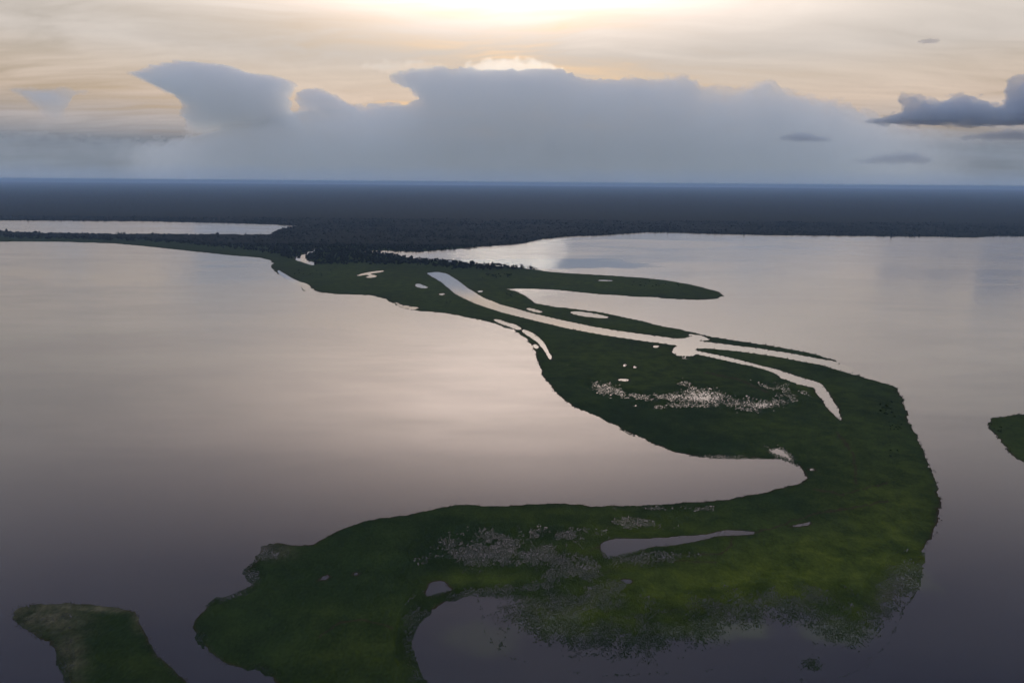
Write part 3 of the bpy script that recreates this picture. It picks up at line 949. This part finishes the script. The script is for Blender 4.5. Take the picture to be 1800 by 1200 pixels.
def volume_material(name, colour, density, aniso, low=None):
    m, t = new_mat(name)
    v = t.n('ShaderNodeVolumePrincipled')
    v.inputs['Color'].default_value = (*colour, 1)
    if low:                                    # dirtier vapour near the ground
        z = t.n('ShaderNodeSeparateXYZ')
        t.set(z.inputs[0], t.n('ShaderNodeNewGeometry').outputs['Position'])
        t.set(v.inputs['Color'], t.mix(t.maprange(z.outputs[2], low[1], low[2], 0, 1, True), low[0], colour))
    v.inputs['Density'].default_value = density
    v.inputs['Anisotropy'].default_value = aniso
    out = t.n('ShaderNodeOutputMaterial')
    t.t.links.new(v.outputs[0], out.inputs['Volume'])
    return m


M_haze = volume_material('evening_haze', (0.47, 0.69, 1.0), 3.4e-5, 0.0)
haze = closed_box('haze', (-64000, -9000, -3), (64000, 64000, 312), M_haze)
tag(haze, 'thin blue evening haze over the whole plain', 'haze', None, 'stuff')


# ------------------------------------------------------------------ clouds: closed bodies of even density, far off, with real depth
def cloud(name, label, D, ring_px, depth, edge_px, density, colour=(0.985, 0.994, 1.0), aniso=0.62, rough=6.0, rough_scale=22.0,
          step=2.5, soft=None, base=None, puff=0.08, pw=1.3, bill_k=0.10, low=None, thin=None, seed=0, group='clouds on the horizon'):
    """outline at distance D; depth is the full thickness in metres, edge_px how fast the body thickens inwards,
    soft(px, py) multiplies that, base = (y0, y1) thins it downwards"""
    ring = smooth_ring(np.array(ring_px, float), 1)
    x0, y0 = ring.min(0) - 14; x1, y1 = ring.max(0) + 14
    gx, gy = np.meshgrid(np.arange(x0, x1, step), np.arange(y0, y1, step))
    px, py = gx.ravel(), gy.ravel()
    pert = fbm(px, py * 1.35, rough_scale, 5, 0.55, 300 + seed) * rough
    d = sdist(np.stack([px, py], -1), ring) + pert
    ew = edge_px * (soft(px, py) if soft else 1.0)
    T = np.clip(d / ew, 0, None)
    T = (1 - np.exp(-T * 1.4)) ** pw
    T = T * (1 + puff * fbm(px, py * 1.3, rough_scale * 2.2, 4, 0.55, 340 + seed))
    if thin:
        T = T * thin(px, py)
    if base:
        T = T * (1 - sstep(py, base[0], base[1]) * (base[2] if len(base) > 2 else 1.0))
    T = np.where(d > 0, np.maximum(T, 0.0), 0.0)
    r = ray(px, py)
    s = D / r[:, 1]
    X = r[:, 0] * s; Z = CAM_H + r[:, 2] * s
    T = np.where((Z < 450) & (D < 68000), 0, T)
    nr_, nc_ = gx.shape
    I = np.arange(nr_ * nc_).reshape(nr_, nc_)
    q = np.stack([I[:-1, :-1], I[:-1, 1:], I[1:, 1:], I[1:, :-1]], -1).reshape(-1, 4)
    q = q[(T[q] > 0.002).any(1)]
    used, inv = np.unique(q, return_inverse=True)
    q = inv.reshape(-1, 4)
    n_ = len(used)
    half = T[used] * depth * 0.5
    bill = fbm(px[used], py[used], rough_scale * 1.5, 4, 0.55, 380 + seed) * half * bill_k
    # outer vertices of the patch lie on the rim, where front and back meet
    cnt = np.zeros(n_, int)
    e = np.concatenate([q[:, [0, 1]], q[:, [1, 2]], q[:, [2, 3]], q[:, [3, 0]]])
    es = np.sort(e, 1)
    key = es[:, 0].astype(np.int64) * n_ + es[:, 1]
    uk, c_ = np.unique(key, return_counts=True)
    b = uk[c_ == 1]
    rim = np.unique(np.concatenate([b // n_, b % n_]))
    half[rim] = 0; bill[rim] = 0
    front = np.stack([X[used], D - half + bill, Z[used]], -1)
    backv = np.stack([X[used], D + half + bill, Z[used]], -1)
    isrim = np.zeros(n_, bool); isrim[rim] = True
    remap = np.where(isrim, np.arange(n_), np.arange(n_) + n_)
    V = np.concatenate([front, backv])
    F = np.concatenate([q[:, ::-1], remap[q]])
    m_ = volume_material(name + '_vapour', colour, density, aniso, low)
    o = mesh_object(name, V, F, m_)
    tag(o, label, 'cloud', group)
    return o


cloud('storm_cloud', 'wide grey blue cloud bank with a glowing crest hiding the sun', 82000, [
    (684, 138), (700, 130), (735, 124), (780, 121), (830, 122), (870, 125), (905, 122), (950, 121), (985, 123), (1008, 132), (1030, 139), (1060, 140), (1090, 138), (1115, 131),
    (1140, 137), (1165, 133), (1195, 130), (1215, 136), (1235, 148), (1270, 152), (1310, 150), (1330, 140), (1350, 138), (1372, 150), (1400, 160),
    (1430, 166), (1470, 172), (1510, 186), (1550, 200), (1600, 218), (1680, 232), (1800, 242), (2000, 248), (2500, 258), (2500, 375), (-600, 375), (-600, 228), (-100, 228), (40, 229), (150, 236), (240, 244),
    (310, 242), (400, 222), (480, 203), (560, 189), (640, 184), (720, 181), (736, 176), (722, 162), (700, 150)],
    11000, 10, 3.2e-4, rough=6.5, rough_scale=22, aniso=0.1, puff=0.10, bill_k=0.06, colour=(0.955, 0.984, 1.0), step=2.2,
    thin=lambda x, y: 0.09 + 0.91 * sstep(x, 180, 420) * sstep(1760 - x, 0, 420),
    soft=lambda x, y: 1.0 + 2.6 * sstep(x, 1010, 1320) + 1.0 * sstep(720 - x, 0, 120) * sstep(y, 175, 200), seed=1)
cloud('storm_cloud', 'anvil topped thundercloud with a bright upper rim, left of the glowing bank', 82000, [
    (234, 137), (250, 130), (272, 128), (286, 120), (305, 116), (330, 112), (352, 111), (385, 114), (405, 118), (425, 124), (448, 131), (480, 136), (508, 140), (520, 146), (508, 152), (500, 160),
    (501, 185), (503, 192), (525, 205), (540, 225), (560, 300), (560, 345), (250, 345), (275, 290), (315, 245), (330, 215), (328, 203), (340, 194), (332, 180), (318, 172), (296, 164), (282, 152), (262, 143)],
    9000, 5, 5.0e-4, rough=4.4, rough_scale=13, aniso=0.35, puff=0.04, bill_k=0.02, step=1.6, colour=(0.96, 0.985, 1.0), base=(196, 246), soft=lambda x, y: 1.0 + 4 * sstep(y, 196, 240), seed=2)
cloud('sunlit_cloud', 'brilliant white cloud cap glowing above the crest of the cloud bank', 90000, [
    (800, 124), (822, 112), (845, 105), (866, 100), (895, 99), (915, 102), (945, 103), (966, 107), (980, 116), (1004, 128), (1010, 150), (800, 150)],
    1600, 12, 6e-4, rough=6, rough_scale=16, aniso=0.75, seed=12)
cloud('sunlit_cloud', 'pale bright cloud shelf left of the glowing cap', 92000, [
    (618, 116), (650, 107), (690, 103), (730, 102), (770, 108), (800, 118), (800, 140), (720, 140), (680, 132), (640, 124)],
    700, 14, 5e-4, rough=8, rough_scale=22, aniso=0.7, seed=13)
mist = cloud('horizon_mist', 'thin bluish mist lying along the whole horizon under the clouds', 71000, [(-700, 360), (-700, 279), (200, 284), (900, 290), (1600, 296), (2600, 304), (2600, 385)],
    9000, 40, 1.25e-4, rough=3.0, rough_scale=60, aniso=0.0, puff=0.0, bill_k=0.0, pw=1.6, colour=(0.70, 0.82, 1.0), step=5, seed=31, group=None)
mist['kind'] = 'stuff'
cloud('cumulus_cloud', 'small domed cumulus head between the anvil cloud and the bank', 82000, [
    (527, 172), (531, 163), (543, 158), (556, 156), (568, 157), (580, 163), (592, 168), (602, 176), (616, 182), (640, 200), (650, 240), (640, 280), (520, 280), (512, 230), (528, 195)],
    8000, 5, 4.0e-4, step=1.6, base=(176, 214), rough=3.0, rough_scale=10, aniso=0.1, puff=0.0, bill_k=0.0, colour=(0.985, 0.995, 1.0), seed=3)
cloud('anvil_cloud', 'faint wedge shaped anvil cloud at the far left of the sky', 84000, [
    (6, 157), (40, 152), (90, 153), (140, 157), (160, 162), (132, 168), (122, 178), (116, 190), (118, 205), (122, 222), (80, 226), (74, 208), (62, 192), (48, 178), (30, 166)],
    5500, 16, 2.8e-4, rough=4, rough_scale=20, aniso=0.1, colour=(0.88, 0.94, 1.0), base=(175, 226), soft=lambda x, y: 1.0 + 1.5 * sstep(y, 165, 210), seed=4)
cloud('stratocumulus_cloud', 'dark ragged cloud with flat base at the right edge of the sky', 24000, [
    (1520, 214), (1556, 206), (1590, 196), (1580, 178), (1578, 166), (1590, 157), (1602, 164), (1620, 172), (1640, 176), (1664, 168), (1690, 162), (1715, 166), (1735, 182), (1760, 182),
    (1774, 168), (1768, 142), (1782, 132), (1800, 138), (1860, 150), (1960, 170), (1990, 205), (1900, 222), (1800, 221), (1700, 221), (1600, 221), (1545, 221)],
    2600, 20, 2.0e-3, colour=(0.74, 0.83, 0.93), aniso=0.1, step=1.8, rough=9.0, rough_scale=22, soft=lambda x, y: 1.6 - 1.1 * sstep(y, 185, 214), seed=5)
cloud('stratus_cloud', 'small dark lens shaped cloud left of the ragged dark cloud', 26000, [
    (1366, 240), (1390, 234), (1412, 232), (1432, 236), (1464, 243), (1466, 248), (1440, 251), (1400, 251), (1374, 247)],
    1500, 14, 1.8e-3, colour=(0.72, 0.81, 0.92), aniso=0.1, rough=2.4, rough_scale=14, seed=6)
cloud('stratus_cloud', 'thin dark bar of cloud under the ragged dark cloud', 25000, [
    (1664, 243), (1700, 236), (1740, 228), (1790, 226), (1880, 228), (1900, 244), (1840, 251), (1760, 250), (1700, 247)],
    1500, 18, 1.5e-3, colour=(0.72, 0.81, 0.92), aniso=0.1, rough=3, rough_scale=18, seed=7)
cloud('stratus_cloud', 'faint low smudge of cloud nearest the horizon on the right', 33000, [
    (1490, 286), (1520, 276), (1550, 268), (1590, 264), (1620, 268), (1650, 284), (1630, 289), (1560, 290)],
    1200, 14, 1.2e-3, colour=(0.74, 0.83, 0.93), aniso=0.1, rough=3.5, rough_scale=16, seed=8)
cloud('cloud_wisp', 'tiny dark wisp alone high in the pale sky at right', 20000, [
    (1611, 74), (1622, 69), (1640, 67), (1656, 70), (1648, 75), (1632, 79), (1620, 77)],
    500, 6, 2.5e-3, colour=(0.8, 0.8, 0.85), aniso=0.2, rough=2, rough_scale=9, step=1.5, seed=9)
